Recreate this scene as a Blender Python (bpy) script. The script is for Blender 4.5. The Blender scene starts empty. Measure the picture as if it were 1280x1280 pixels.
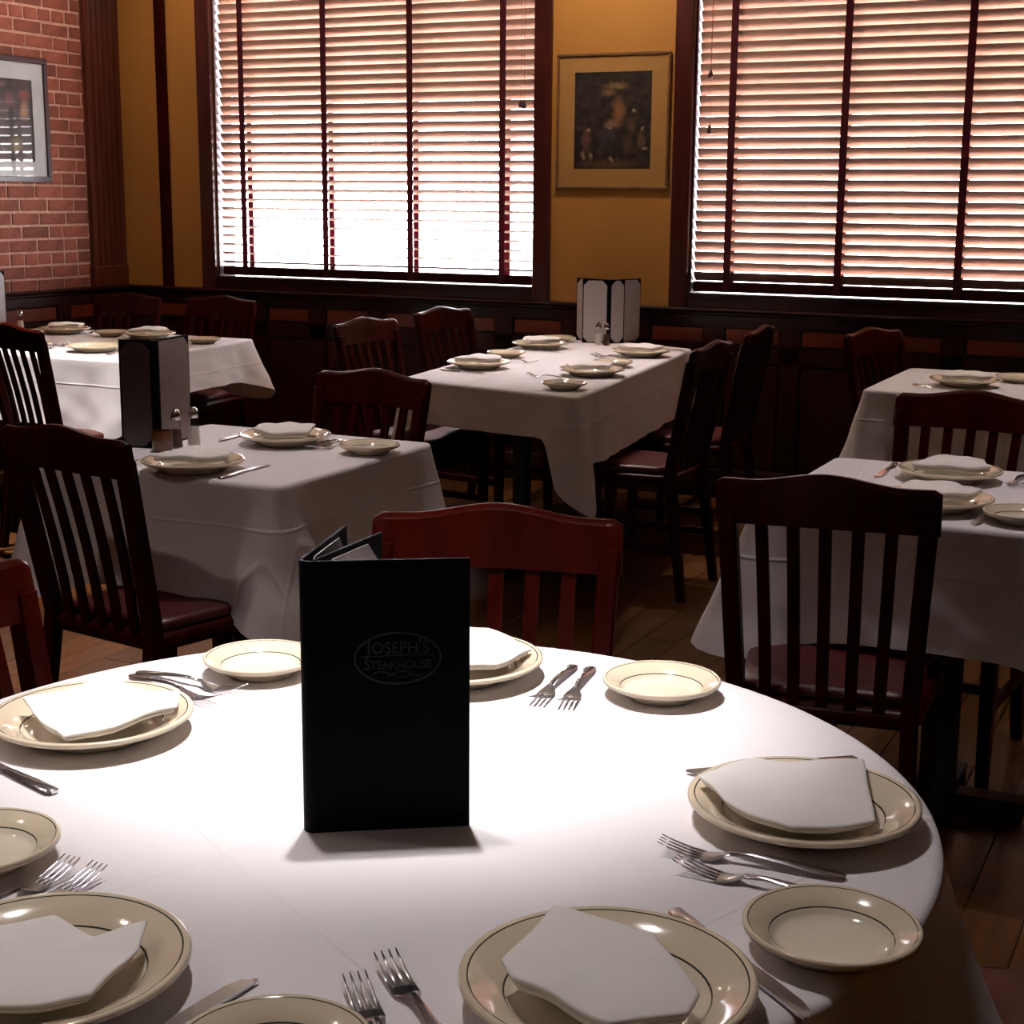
import bpy, math, random
from math import sin, cos, pi, radians, atan, atan2, hypot, sqrt, exp
from mathutils import Vector, Matrix

random.seed(7)
scene = bpy.context.scene
col = scene.collection

# ------------------------------------------------------------------ camera
FPX = 1930.0
cam_data = bpy.data.cameras.new('camera')
cam_data.sensor_width = 36.0
cam_data.lens = 36.0 * FPX / 1280.0
cam_data.clip_start = 0.05
cam = bpy.data.objects.new('camera', cam_data)
col.objects.link(cam)
tilt = atan(395 / FPX)
R = Matrix.Rotation(radians(25.7), 3, 'Z') @ Matrix.Rotation(pi / 2 - tilt, 3, 'X') @ Matrix.Rotation(0.0083, 3, 'Z')
cam.matrix_world = Matrix.Translation((0, 0, 1.42)) @ R.to_4x4()
scene.camera = cam

# ------------------------------------------------------------------ world, exposure
scene.view_settings.view_transform = 'Standard'
scene.view_settings.look = 'None'
scene.view_settings.exposure = 0.0
scene.view_settings.gamma = 1.0
scene.view_settings.use_curve_mapping = False
world = bpy.data.worlds.new('overcast_sky')
scene.world = world
world.use_nodes = True
bg = world.node_tree.nodes['Background']
bg.inputs['Color'].default_value = (0.88, 0.91, 1.0, 1)
bg.inputs['Strength'].default_value = 30.0

sun_d = bpy.data.lights.new('sun', 'SUN')
sun_d.energy = 60.0
sun_d.angle = radians(1.0)
sun_d.color = (1.0, 0.96, 0.9)
sun = bpy.data.objects.new('sun', sun_d)
col.objects.link(sun)
sun.rotation_euler = (radians(38), 0, radians(-28))     # high sun from behind the building: the pavement is sunlit, the window wall in shade

# ------------------------------------------------------------------ helpers
def new_mesh(name, verts, faces, smooth=False):
    me = bpy.data.meshes.new(name)
    me.from_pydata([tuple(v) for v in verts], [], faces)
    me.update()
    if smooth:
        me.polygons.foreach_set('use_smooth', [True] * len(me.polygons))
    return me

class MB:
    """collects verts and faces of one mesh"""
    def __init__(self):
        self.v = []; self.f = []
    def add(self, vs, fs):
        o = len(self.v)
        self.v += [Vector(p) for p in vs]
        self.f += [tuple(i + o for i in q) for q in fs]
        return self
    def box(self, lo, hi):
        x0, y0, z0 = lo; x1, y1, z1 = hi
        return self.add([(x0, y0, z0), (x1, y0, z0), (x1, y1, z0), (x0, y1, z0), (x0, y0, z1), (x1, y0, z1), (x1, y1, z1), (x0, y1, z1)],
                        [(0, 3, 2, 1), (4, 5, 6, 7), (0, 1, 5, 4), (1, 2, 6, 5), (2, 3, 7, 6), (3, 0, 4, 7)])
    def cbox(self, lo, hi, c=0.004):
        """box with chamfered edges along its longest axis ends (8-gon section swept)"""
        d = [hi[i] - lo[i] for i in range(3)]
        ax = d.index(max(d)); a, b = [i for i in range(3) if i != ax]
        secs = []
        for t, k in ((lo[ax], 1), (lo[ax] + c, 0), (hi[ax] - c, 0), (hi[ax], 1)):
            e = c if k else 0.0
            A0, A1, B0, B1 = lo[a] + e, hi[a] - e, lo[b] + e, hi[b] - e
            q = [(A0 + c, B0), (A1 - c, B0), (A1, B0 + c), (A1, B1 - c), (A1 - c, B1), (A0 + c, B1), (A0, B1 - c), (A0, B0 + c)]
            s = []
            for (u, w) in q:
                p = [0, 0, 0]; p[ax] = t; p[a] = u; p[b] = w
                s.append(p)
            secs.append(s)
        return self.loft(secs, True)
    def loft(self, secs, cap=True, closed=True):
        n = len(secs[0]); vs = [p for s in secs for p in s]; fs = []
        for i in range(len(secs) - 1):
            for j in range(n if closed else n - 1):
                k = (j + 1) % n
                fs.append((i * n + j, i * n + k, (i + 1) * n + k, (i + 1) * n + j))
        if cap:
            fs.append(tuple(range(n - 1, -1, -1)))
            fs.append(tuple((len(secs) - 1) * n + j for j in range(n)))
        return self.add(vs, fs)
    def lathe(self, prof, seg=48, centre=(0, 0, 0)):
        cx, cy, cz = centre; secs = []
        for r, z in prof:
            secs.append([(cx + r * cos(2 * pi * j / seg), cy + r * sin(2 * pi * j / seg), cz + z) for j in range(seg)])
        return self.loft(secs, True)
    def tube(self, path, r, seg=8):
        path = [Vector(p) for p in path]; secs = []
        for i, p in enumerate(path):
            d = (path[min(i + 1, len(path) - 1)] - path[max(i - 1, 0)]).normalized()
            up = Vector((0, 0, 1)) if abs(d.z) < 0.9 else Vector((1, 0, 0))
            a = d.cross(up).normalized(); b = d.cross(a).normalized()
            rr = r[i] if isinstance(r, (list, tuple)) else r
            secs.append([p + rr * (cos(2 * pi * j / seg) * a + sin(2 * pi * j / seg) * b) for j in range(seg)])
        return self.loft(secs, True)
    def mesh(self, name, smooth=False):
        import bmesh
        me = new_mesh(name, self.v, self.f, smooth)
        bm = bmesh.new(); bm.from_mesh(me); bmesh.ops.recalc_face_normals(bm, faces=bm.faces); bm.to_mesh(me); bm.free()
        if smooth:
            me.polygons.foreach_set('use_smooth', [True] * len(me.polygons))
        return me
    def build(self, name, mat, parent=None, smooth=False, autosmooth=None):
        me = self.mesh(name, smooth)
        me.materials.append(mat)
        if autosmooth:
            me.set_sharp_from_angle(angle=radians(autosmooth))
        return link(name, me, parent)

def link(name, me, parent=None):
    o = bpy.data.objects.new(name, me)
    col.objects.link(o)
    if parent:
        o.parent = parent
    return o

def empty(name, loc=(0, 0, 0), rz=0.0):
    o = bpy.data.objects.new(name, None)
    o.empty_display_size = 0.1
    col.objects.link(o)
    o.location = loc; o.rotation_euler = (0, 0, rz)
    return o

def tag(o, label=None, cat=None, group=None, kind=None):
    if label: o['label'] = label
    if cat: o['category'] = cat
    if group: o['group'] = group
    if kind: o['kind'] = kind
    return o

def copy_tree(o, parent=None):
    c = o.copy(); col.objects.link(c); c.parent = parent
    for ch in list(o.children):
        copy_tree(ch, c)
    return c

class Proto:
    """first use returns the original, later uses a copy of the tree"""
    def __init__(self, root): self.root = root; self.used = False
    def get(self):
        if not self.used:
            self.used = True; return self.root
        return copy_tree(self.root)

# ------------------------------------------------------------------ materials
def mat(name, base, rough=0.5, var=0.0, scale=(5, 5, 5), metallic=0.0, bump=0.0, bscale=80.0, coat=0.0, spec=0.5, rand=0.0, sheen=0.0, trans=0.0):
    m = bpy.data.materials.new(name); m.use_nodes = True
    nt = m.node_tree; N = nt.nodes; L = nt.links
    b = N['Principled BSDF']
    b.inputs['Roughness'].default_value = rough
    b.inputs['Metallic'].default_value = metallic
    b.inputs['Specular IOR Level'].default_value = spec
    b.inputs['Coat Weight'].default_value = coat
    b.inputs['Coat Roughness'].default_value = 0.12
    b.inputs['Sheen Weight'].default_value = sheen
    b.inputs['Transmission Weight'].default_value = trans
    tc = N.new('ShaderNodeTexCoord')
    mp = N.new('ShaderNodeMapping'); mp.inputs['Scale'].default_value = scale
    L.new(tc.outputs['Object'], mp.inputs['Vector'])
    nz = N.new('ShaderNodeTexNoise'); nz.inputs['Scale'].default_value = 1.0; nz.inputs['Detail'].default_value = 6.0
    L.new(mp.outputs['Vector'], nz.inputs['Vector'])
    rp = N.new('ShaderNodeValToRGB')
    rp.color_ramp.elements[0].position = 0.25; rp.color_ramp.elements[1].position = 0.75
    rp.color_ramp.elements[0].color = tuple(c * (1 - var) for c in base) + (1,)
    rp.color_ramp.elements[1].color = tuple(min(1, c * (1 + var)) for c in base) + (1,)
    L.new(nz.outputs['Fac'], rp.inputs['Fac'])
    out = rp.outputs['Color']
    if rand:
        oi = N.new('ShaderNodeObjectInfo')
        mr = N.new('ShaderNodeMapRange'); mr.inputs['To Min'].default_value = 1 - rand; mr.inputs['To Max'].default_value = 1 + rand
        L.new(oi.outputs['Random'], mr.inputs['Value'])
        hs = N.new('ShaderNodeHueSaturation')
        L.new(mr.outputs['Result'], hs.inputs['Value']); L.new(out, hs.inputs['Color'])
        out = hs.outputs['Color']
    L.new(out, b.inputs['Base Color'])
    if bump:
        n2 = N.new('ShaderNodeTexNoise'); n2.inputs['Scale'].default_value = bscale; n2.inputs['Detail'].default_value = 4
        L.new(tc.outputs['Object'], n2.inputs['Vector'])
        bp = N.new('ShaderNodeBump'); bp.inputs['Strength'].default_value = bump; bp.inputs['Distance'].default_value = 0.01
        L.new(n2.outputs['Fac'], bp.inputs['Height']); L.new(bp.outputs['Normal'], b.inputs['Normal'])
    return m

M = {}
M['mahogany'] = mat('mahogany', (0.030, 0.0016, 0.0006), 0.30, 0.45, (30, 30, 3), coat=0.02, bump=0.02, spec=0.09)
M['trim'] = mat('trim_wood', (0.026, 0.0040, 0.0025), 0.34, 0.4, (25, 25, 4), coat=0.08, spec=0.3)
M['trim_h'] = mat('rail_wood', (0.026, 0.0040, 0.0025), 0.30, 0.4, (4, 25, 25), coat=0.1, spec=0.3)
M['panel'] = mat('panel_wood', (0.14, 0.022, 0.007), 0.35, 0.35, (4, 20, 12), coat=0.2)
M['casing'] = mat('casing_wood', (0.055, 0.0095, 0.0075), 0.32, 0.4, (25, 25, 4), coat=0.1, spec=0.35)
M['pilaster'] = mat('pilaster_wood', (0.10, 0.020, 0.011), 0.32, 0.35, (25, 25, 3), coat=0.2)
M['page_deep_shade'] = mat('deep_shade_menu_page', (0.045, 0.030, 0.026), 0.4, 0.1, (10, 10, 30), coat=0.3)  # menu page turned from the light: deep shade put into its colour
M['page_half_shade'] = mat('half_shade_menu_page', (0.24, 0.17, 0.15), 0.4, 0.1, (10, 10, 30), coat=0.3)  # same menu's other page, with weaker shade put into its colour
M['wall'] = mat('mustard_paint', (0.44, 0.195, 0.034), 0.75, 0.06, (2, 2, 2), bump=0.05, bscale=60)
M['ceiling'] = mat('ceiling_paint', (0.30, 0.24, 0.18), 0.9, 0.04)
M['plank'] = mat('oak_plank', (0.13, 0.048, 0.012), 0.35, 0.3, (40, 3, 10), coat=0.15, rand=0.22)
M['subfloor'] = mat('subfloor', (0.06, 0.03, 0.015), 0.8, 0.2)
M['brick'] = mat('red_brick', (0.25, 0.07, 0.042), 0.85, 0.3, (14, 14, 14), bump=0.5, bscale=60, rand=0.28)
M['mortar'] = mat('mortar', (0.58, 0.34, 0.26), 0.95, 0.25, (30, 30, 30), bump=0.5, bscale=90)
M['slat'] = mat('blind_slat_wood', (0.37, 0.225, 0.170), 0.38, 0.16, (3, 40, 40))
M['tape'] = mat('blind_tape', (0.075, 0.010, 0.018), 0.9, 0.1, (60, 60, 60))
M['linen'] = mat('white_linen', (0.80, 0.765, 0.79), 0.85, 0.02, (3, 3, 3), bump=0.06, bscale=500, sheen=0.2)
M['napkin'] = mat('napkin_linen', (0.84, 0.80, 0.78), 0.85, 0.02, (20, 20, 20), bump=0.08, bscale=500, sheen=0.2)
M['steel'] = mat('cutlery_steel', (0.70, 0.68, 0.71), 0.22, 0.03, (40, 40, 40), metallic=1.0)
M['chrome'] = mat('chrome', (0.75, 0.73, 0.72), 0.12, 0.02, metallic=1.0)
M['leather'] = mat('black_leatherette', (0.0035, 0.0035, 0.006), 0.5, 0.2, (40, 40, 40), bump=0.10, bscale=350, spec=0.05)
M['page'] = mat('menu_page', (0.48, 0.42, 0.42), 0.45, 0.05, (10, 10, 30), coat=0.3)
M['gold'] = mat('dull_gold_foil', (0.022, 0.0175, 0.015), 0.5, 0.2, (60, 60, 60), metallic=0.2)
M['vinyl'] = mat('oxblood_vinyl', (0.08, 0.008, 0.008), 0.38, 0.12, (12, 12, 12), bump=0.1, bscale=200)
M['iron'] = mat('table_base_iron', (0.012, 0.011, 0.012), 0.5, 0.2)
M['tabletop'] = mat('tabletop_wood', (0.10, 0.03, 0.015), 0.4, 0.3, (3, 20, 20))
M['frame_gold'] = mat('bronze_frame', (0.17, 0.075, 0.028), 0.4, 0.3, (20, 20, 20), coat=0.2)
M['frame_dark'] = mat('dark_frame', (0.055, 0.025, 0.035), 0.4, 0.3, (20, 20, 20), coat=0.2)
M['mat_tan'] = mat('tan_mat_board', (0.44, 0.23, 0.065), 0.8, 0.03)
M['mat_white'] = mat('white_mat_board', (0.66, 0.70, 0.74), 0.8, 0.03)
M['salt'] = mat('salt', (0.8, 0.74, 0.68), 0.9, 0.05)
M['pepper'] = mat('ground_pepper', (0.10, 0.05, 0.025), 0.9, 0.4, (300, 300, 300))
M['amber'] = mat('amber_glass', (0.15, 0.045, 0.016), 0.12, 0.15, (20, 20, 20), coat=0.4)
M['ground'] = mat('pale_concrete', (0.62, 0.60, 0.57), 0.9, 0.08, (0.6, 0.6, 0.6))
M['cord'] = mat('blind_cord', (0.25, 0.10, 0.06), 0.8, 0.1)
M['tassel'] = mat('wood_tassel', (0.05, 0.015, 0.02), 0.4, 0.1)
M['white_metal'] = mat('white_metal', (0.7, 0.68, 0.64), 0.5, 0.02)

def add_creases(m, lines, width=0.005, strength=0.35):
    """pressed fold lines: a fine ridge along each plane n.p = c (period 0) or repeating every period"""
    nt = m.node_tree; N = nt.nodes; L = nt.links; b = N['Principled BSDF']
    tc = N.new('ShaderNodeTexCoord'); cur = None
    for n, c, per in lines:
        d = N.new('ShaderNodeVectorMath'); d.operation = 'DOT_PRODUCT'; d.inputs[1].default_value = n; L.new(tc.outputs['Object'], d.inputs[0])
        a = N.new('ShaderNodeMath'); a.operation = 'SUBTRACT'; a.inputs[1].default_value = c; L.new(d.outputs['Value'], a.inputs[0])
        q = N.new('ShaderNodeMath'); q.operation = 'PINGPONG' if per else 'ABSOLUTE'; L.new(a.outputs[0], q.inputs[0])
        if per: q.inputs[1].default_value = per / 2
        r = N.new('ShaderNodeMapRange'); r.interpolation_type = 'SMOOTHSTEP'; r.inputs['From Min'].default_value = 0; r.inputs['From Max'].default_value = width
        r.inputs['To Min'].default_value = 1; r.inputs['To Max'].default_value = 0; L.new(q.outputs[0], r.inputs['Value'])
        if cur is None: cur = r.outputs['Result']
        else:
            x = N.new('ShaderNodeMath'); x.operation = 'MAXIMUM'; L.new(cur, x.inputs[0]); L.new(r.outputs['Result'], x.inputs[1]); cur = x.outputs[0]
    bp = N.new('ShaderNodeBump'); bp.inputs['Strength'].default_value = strength; bp.inputs['Distance'].default_value = 0.004
    L.new(cur, bp.inputs['Height'])
    if b.inputs['Normal'].links: L.new(b.inputs['Normal'].links[0].from_socket, bp.inputs['Normal'])
    L.new(bp.outputs['Normal'], b.inputs['Normal'])
M['linen_round'] = mat('white_round_linen', (0.80, 0.765, 0.79), 0.85, 0.02, (3, 3, 3), bump=0.06, bscale=500, sheen=0.2)
add_creases(M['linen_round'], [((0.93, -0.367, 0), -1.2796, 0), ((0.51, 0.86, 0), 0.576, 0), ((0.93, -0.367, 0), -0.851, 0)])
add_creases(M['linen'], [((1, 0.1, 0), -0.07, 0.40), ((-0.1, 1, 0), 0.13, 0.42), ((0, 0, 1), 0.655, 0)], 0.006, 0.35)
# cotton ladder tape lets some daylight through
_nt = M['tape'].node_tree; _o = _nt.nodes['Material Output']; _p = _nt.nodes['Principled BSDF']
_t = _nt.nodes.new('ShaderNodeBsdfTranslucent'); _t.inputs['Color'].default_value = (0.16, 0.006, 0.035, 1)
_m = _nt.nodes.new('ShaderNodeMixShader'); _m.inputs[0].default_value = 0.4
_nt.links.new(_p.outputs[0], _m.inputs[1]); _nt.links.new(_t.outputs[0], _m.inputs[2]); _nt.links.new(_m.outputs[0], _o.inputs['Surface'])

def plate_mat(name, Rr):
    m = bpy.data.materials.new(name); m.use_nodes = True
    nt = m.node_tree; N = nt.nodes; L = nt.links; b = N['Principled BSDF']
    b.inputs['Roughness'].default_value = 0.13; b.inputs['Coat Weight'].default_value = 0.5; b.inputs['Coat Roughness'].default_value = 0.05
    tc = N.new('ShaderNodeTexCoord'); sp = N.new('ShaderNodeSeparateXYZ'); L.new(tc.outputs['Object'], sp.inputs[0])
    cb = N.new('ShaderNodeCombineXYZ'); L.new(sp.outputs['X'], cb.inputs['X']); L.new(sp.outputs['Y'], cb.inputs['Y'])
    ln = N.new('ShaderNodeVectorMath'); ln.operation = 'LENGTH'; L.new(cb.outputs[0], ln.inputs[0])
    dv = N.new('ShaderNodeMath'); dv.operation = 'DIVIDE'; dv.inputs[1].default_value = Rr; L.new(ln.outputs['Value'], dv.inputs[0])
    rp = N.new('ShaderNodeValToRGB'); cr = rp.color_ramp; cr.interpolation = 'CONSTANT'
    cream = (0.72, 0.62, 0.46, 1); well = (0.76, 0.68, 0.54, 1); ink = (0.045, 0.050, 0.040, 1)
    cr.elements[0].position = 0.0; cr.elements[0].color = well
    cr.elements[1].position = 0.690; cr.elements[1].color = ink
    for p, c in ((0.701, cream), (0.930, ink), (0.945, cream)):
        e = cr.elements.new(p); e.color = c
    # print only on the upper face
    gm = N.new('ShaderNodeNewGeometry'); sg = N.new('ShaderNodeSeparateXYZ'); L.new(gm.outputs['Normal'], sg.inputs[0])
    gt = N.new('ShaderNodeMath'); gt.operation = 'GREATER_THAN'; gt.inputs[1].default_value = 0.1; L.new(sg.outputs['Z'], gt.inputs[0])
    mx = N.new('ShaderNodeMix'); mx.data_type = 'RGBA'; mx.inputs[6].default_value = cream
    L.new(dv.outputs[0], rp.inputs['Fac']); L.new(gt.outputs[0], mx.inputs[0]); L.new(rp.outputs['Color'], mx.inputs[7])
    L.new(mx.outputs[2], b.inputs['Base Color'])
    return m

def glass_mat(name, tint=(1, 1, 1), refl=0.12):
    m = bpy.data.materials.new(name); m.use_nodes = True
    nt = m.node_tree; N = nt.nodes; L = nt.links
    for n in list(N): N.remove(n)
    out = N.new('ShaderNodeOutputMaterial'); mx = N.new('ShaderNodeMixShader')
    tr = N.new('ShaderNodeBsdfTransparent'); tr.inputs['Color'].default_value = (*tint, 1)
    gl = N.new('ShaderNodeBsdfGlossy'); gl.inputs['Roughness'].default_value = 0.02
    lw = N.new('ShaderNodeLayerWeight'); lw.inputs['Blend'].default_value = 0.5     # Schlick reflectance, the same from both sides
    pw = N.new('ShaderNodeMath'); pw.operation = 'POWER'; pw.inputs[1].default_value = 5.0; L.new(lw.outputs['Facing'], pw.inputs[0])
    ma = N.new('ShaderNodeMath'); ma.operation = 'MULTIPLY_ADD'; ma.inputs[1].default_value = 0.95; ma.inputs[2].default_value = 0.04
    L.new(pw.outputs[0], ma.inputs[0]); L.new(ma.outputs[0], mx.inputs[0]); L.new(tr.outputs[0], mx.inputs[1]); L.new(gl.outputs[0], mx.inputs[2])
    L.new(mx.outputs[0], out.inputs['Surface'])
    return m
M['glass'] = glass_mat('clear_glass')

def painting_mat(name, base, blobs, nscale=18):
    """dark varnished genre picture: soft blobs of paint over a mottled ground; coords are object metres (x, z)"""
    m = bpy.data.materials.new(name); m.use_nodes = True
    nt = m.node_tree; N = nt.nodes; L = nt.links; b = N['Principled BSDF']
    b.inputs['Roughness'].default_value = 0.5
    tc = N.new('ShaderNodeTexCoord')
    nz = N.new('ShaderNodeTexNoise'); nz.inputs['Scale'].default_value = nscale; nz.inputs['Detail'].default_value = 8
    L.new(tc.outputs['Object'], nz.inputs['Vector'])
    rp = N.new('ShaderNodeValToRGB')
    rp.color_ramp.elements[0].position = 0.38; rp.color_ramp.elements[0].color = tuple(c * 0.5 for c in base) + (1,)
    rp.color_ramp.elements[1].position = 0.72; rp.color_ramp.elements[1].color = tuple(c * 1.9 for c in base) + (1,)
    L.new(nz.outputs['Fac'], rp.inputs['Fac'])
    wob = N.new('ShaderNodeVectorMath'); wob.operation = 'MULTIPLY_ADD'
    L.new(nz.outputs['Color'], wob.inputs[0]); wob.inputs[1].default_value = (0.05, 0.05, 0.05); L.new(tc.outputs['Object'], wob.inputs[2])
    cur = rp.outputs['Color']
    for (x, z, rx, rz, c, soft) in blobs:
        sb = N.new('ShaderNodeVectorMath'); sb.operation = 'SUBTRACT'; sb.inputs[1].default_value = (x + 0.025, 0.025, z + 0.025)
        L.new(wob.outputs[0], sb.inputs[0])
        ml = N.new('ShaderNodeVectorMath'); ml.operation = 'MULTIPLY'; ml.inputs[1].default_value = (1 / rx, 0.0, 1 / rz)
        L.new(sb.outputs[0], ml.inputs[0])
        ln = N.new('ShaderNodeVectorMath'); ln.operation = 'LENGTH'; L.new(ml.outputs[0], ln.inputs[0])
        mr = N.new('ShaderNodeMapRange'); mr.inputs['From Min'].default_value = 1 - soft; mr.inputs['From Max'].default_value = 1.0
        mr.inputs['To Min'].default_value = 1.0; mr.inputs['To Max'].default_value = 0.0
        L.new(ln.outputs['Value'], mr.inputs['Value'])
        mx = N.new('ShaderNodeMix'); mx.data_type = 'RGBA'; mx.inputs[7].default_value = (*c, 1)
        L.new(mr.outputs['Result'], mx.inputs[0]); L.new(cur, mx.inputs[6]); cur = mx.outputs[2]
    L.new(cur, b.inputs['Base Color'])
    return m

# ------------------------------------------------------------------ room shell
XW, YW, ZC = -5.86, 7.05, 2.9          # brick wall plane, window wall plane, ceiling height
XE, YE = 3.2, -2.6
WIN = [(-5.205, -3.283), (-2.472, -0.55)]
WZ0, WZ1 = 0.975, 2.70

fl = MB().box((XW - 0.2, YE - 0.2, -0.12), (XE + 0.2, YW + 0.2, -0.012)).build('floor', M['subfloor'])
tag(fl, 'warm oak plank dining room floor', kind='structure')
# planks run away from the camera; the seen part of the room is laid one by one
PW, PL = 0.118, 1.95
pk = MB().cbox((0.001, 0.001, -0.016), (PW - 0.001, PL - 0.001, 0.0), 0.0015).mesh('plank'); pk.materials.append(M['plank'])
nx = int((0.9 - XW) / PW)
for i in range(nx):
    off = (i * 0.73) % PL
    y = 0.9 - off
    while y < YW:
        o = link('plank', pk, fl)
        o.location = (XW + i * PW, y, 0)
        if y + PL > YW: o.scale = (1, (YW - y) / PL, 1)
        y += PL
MB().box((XW + nx * PW, YE, -0.012), (XE, YW, -0.002)).build('outer_boards', M['plank'], fl)
MB().box((XW, YE, -0.012), (XW + nx * PW, -1.0, -0.004)).build('outer_boards', M['plank'], fl)

ce = MB().box((XW - 0.2, YE - 0.2, ZC), (XE + 0.2, YW + 0.2, ZC + 0.1)).build('ceiling', M['ceiling'])
tag(ce, 'plain ceiling over the dining room', kind='structure')

# window wall, with two openings
wb = MB(); T = 0.16
def wseg(x0, x1, z0, z1): wb.box((x0, YW, z0), (x1, YW + T, z1))
wseg(XW - 0.2, WIN[0][0], 0, ZC); wseg(WIN[0][1], WIN[1][0], 0, ZC); wseg(WIN[1][1], XE + 0.2, 0, ZC)
for a, b_ in WIN:
    wseg(a, b_, 0, WZ0); wseg(a, b_, WZ1, ZC)
tag(wb.build('wall_back', M['wall']), 'mustard painted wall with the two shaded windows', kind='structure')

# brick wall
wl = MB().box((XW - 0.2, YE, 0), (XW - 0.0015, YW, ZC)).build('wall_left', M['mortar'])
tag(wl, 'exposed red brick wall in the far left corner', kind='structure')
CH, BL = 0.0695, 0.205
def brick_mesh(l):
    return MB().cbox((-0.02, 0.005, 0.005), (0.0, l - 0.006, CH - 0.007), 0.0025).mesh('brick')
bm_s = brick_mesh(BL); bm_h = brick_mesh(BL / 2)
for me in (bm_s, bm_h): me.materials.append(M['brick'])
Y0, Y1 = 5.35, 6.775
row = 0; z = 0.90
while z < ZC - 0.01:
    hdr = row % 6 in (2,)
    l = BL / 2 if hdr else BL
    y = Y0 - (0.5 * BL if row % 2 else 0.12) + random.uniform(-0.015, 0.015)
    while y < Y1:
        ll = l
        me = bm_h if hdr else bm_s
        if not hdr and random.random() < 0.12: me = bm_h; ll = BL / 2
        o = link('brick', me, wl)
        d = random.uniform(-0.0015, 0.003)
        o.location = (XW + 0.002 + d, y, z + random.uniform(-0.0015, 0.0015))
        y += ll
    z += CH; row += 1
# remaining stretch of the brick wall towards the camera, out of the picture
far = bpy.data.materials.new('far_brickwork'); far.use_nodes = True
nt = far.node_tree; bt = nt.nodes.new('ShaderNodeTexBrick'); tcn = nt.nodes.new('ShaderNodeTexCoord'); mpn = nt.nodes.new('ShaderNodeMapping')
mpn.inputs['Rotation'].default_value = (pi / 2, 0, pi / 2)
bt.inputs['Color1'].default_value = (0.30, 0.085, 0.055, 1); bt.inputs['Color2'].default_value = (0.22, 0.06, 0.04, 1); bt.inputs['Mortar'].default_value = (0.46, 0.25, 0.19, 1)
bt.inputs['Scale'].default_value = 1.0; bt.inputs['Brick Width'].default_value = BL; bt.inputs['Row Height'].default_value = CH; bt.inputs['Mortar Size'].default_value = 0.005
nt.links.new(tcn.outputs['Object'], mpn.inputs[0]); nt.links.new(mpn.outputs[0], bt.inputs['Vector']); nt.links.new(bt.outputs['Color'], nt.nodes['Principled BSDF'].inputs['Base Color'])
MB().box((XW - 0.0015, YE, 0.90), (XW + 0.002, Y0 - 0.12, ZC)).build('far_brickwork', far, wl)

tag(MB().box((XE, YE - 0.2, 0), (XE + 0.2, YW + 0.2, ZC)).build('wall_right', M['wall']), 'mustard painted side wall', kind='structure')
tag(MB().box((XW - 0.2, YE - 0.2, 0), (XE + 0.2, YE, ZC)).build('wall_front', M['wall']), 'mustard painted wall behind the camera', kind='structure')

# wainscot on the window wall: backing, rails, stiles, frieze panels, tall panels, cap
ws = MB().box((XW, YW - 0.012, 0), (XE, YW, 0.88)).build('trim_1', M['trim_h'])
tag(ws, 'dark mahogany wainscot under the windows', kind='structure')
def prof_bar(name, prof, p0, p1, axis, m, parent):
    """extrude a (depth, z) profile along the wall"""
    secs = []
    for t in (p0, p1):
        secs.append([((t, YW - d, z) if axis == 'x' else (XW + d, t, z)) for d, z in prof])
    return MB().loft(secs, True).build(name, m, parent)
CAP = [(0, 0.862), (0.022, 0.862), (0.022, 0.872), (0.034, 0.880), (0.034, 0.887), (0.048, 0.893), (0.052, 0.900), (0.048, 0.908), (0.0, 0.910)]
prof_bar('cap_rail', CAP, XW, XE, 'x', M['trim_h'], ws)
prof_bar('top_rail', [(0.012, 0.825), (0.024, 0.825), (0.024, 0.862), (0.012, 0.862)], XW, XE, 'x', M['trim_h'], ws)
prof_bar('middle_rail', [(0.012, 0.66), (0.024, 0.66), (0.024, 0.738), (0.012, 0.738)], XW, XE, 'x', M['trim_h'], ws)
prof_bar('base_board', [(0.0, 0.0), (0.028, 0.0), (0.028, 0.13), (0.018, 0.15), (0.0, 0.15)], XW, XE, 'x', M['trim_h'], ws)
st_me = MB().box((0, YW - 0.024, 0.15), (0.095, YW - 0.012, 0.825)).mesh('stile'); st_me.materials.append(M['trim'])
fp_me = MB().cbox((0.105, YW - 0.020, 0.745), (0.365, YW - 0.012, 0.818), 0.004).mesh('frieze_panel'); fp_me.materials.append(M['panel'])
tp_me = MB().cbox((0.105, YW - 0.020, 0.16), (0.365, YW - 0.012, 0.65), 0.004).mesh('tall_panel'); tp_me.materials.append(M['trim'])
x = -2.745 - 0.37 * 8
while x < 0.6:
    for nm, me in (('stile', st_me), ('frieze_panel', fp_me), ('tall_panel', tp_me)):
        o = link(nm, me, ws); o.location = (x, 0, 0)
    x += 0.37
ws2 = MB().box((XW - 0.004, YE, 0), (XW + 0.012, YW - 0.03, 0.88)).build('trim_2', M['trim_h'])
tag(ws2, 'dark mahogany wainscot under the brick wall', kind='structure')
prof_bar('cap_rail', CAP, YE, YW - 0.012, 'y', M['trim'], ws2)
prof_bar('top_rail', [(0.012, 0.825), (0.024, 0.825), (0.024, 0.862), (0.012, 0.862)], YE, YW - 0.03, 'y', M['trim'], ws2)
prof_bar('middle_rail', [(0.012, 0.66), (0.024, 0.66), (0.024, 0.738), (0.012, 0.738)], YE, YW - 0.03, 'y', M['trim'], ws2)
for k in range(5):
    y = YW - 0.03 - 0.55 * (k + 1)
    MB().box((XW + 0.012, y, 0.0), (XW + 0.024, y + 0.1, 0.825)).build('stile', M['trim'], ws2)
    MB().cbox((XW + 0.012, y + 0.11, 0.745), (XW + 0.020, y + 0.54, 0.818), 0.004).build('frieze_panel', M['panel'], ws2)

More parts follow.
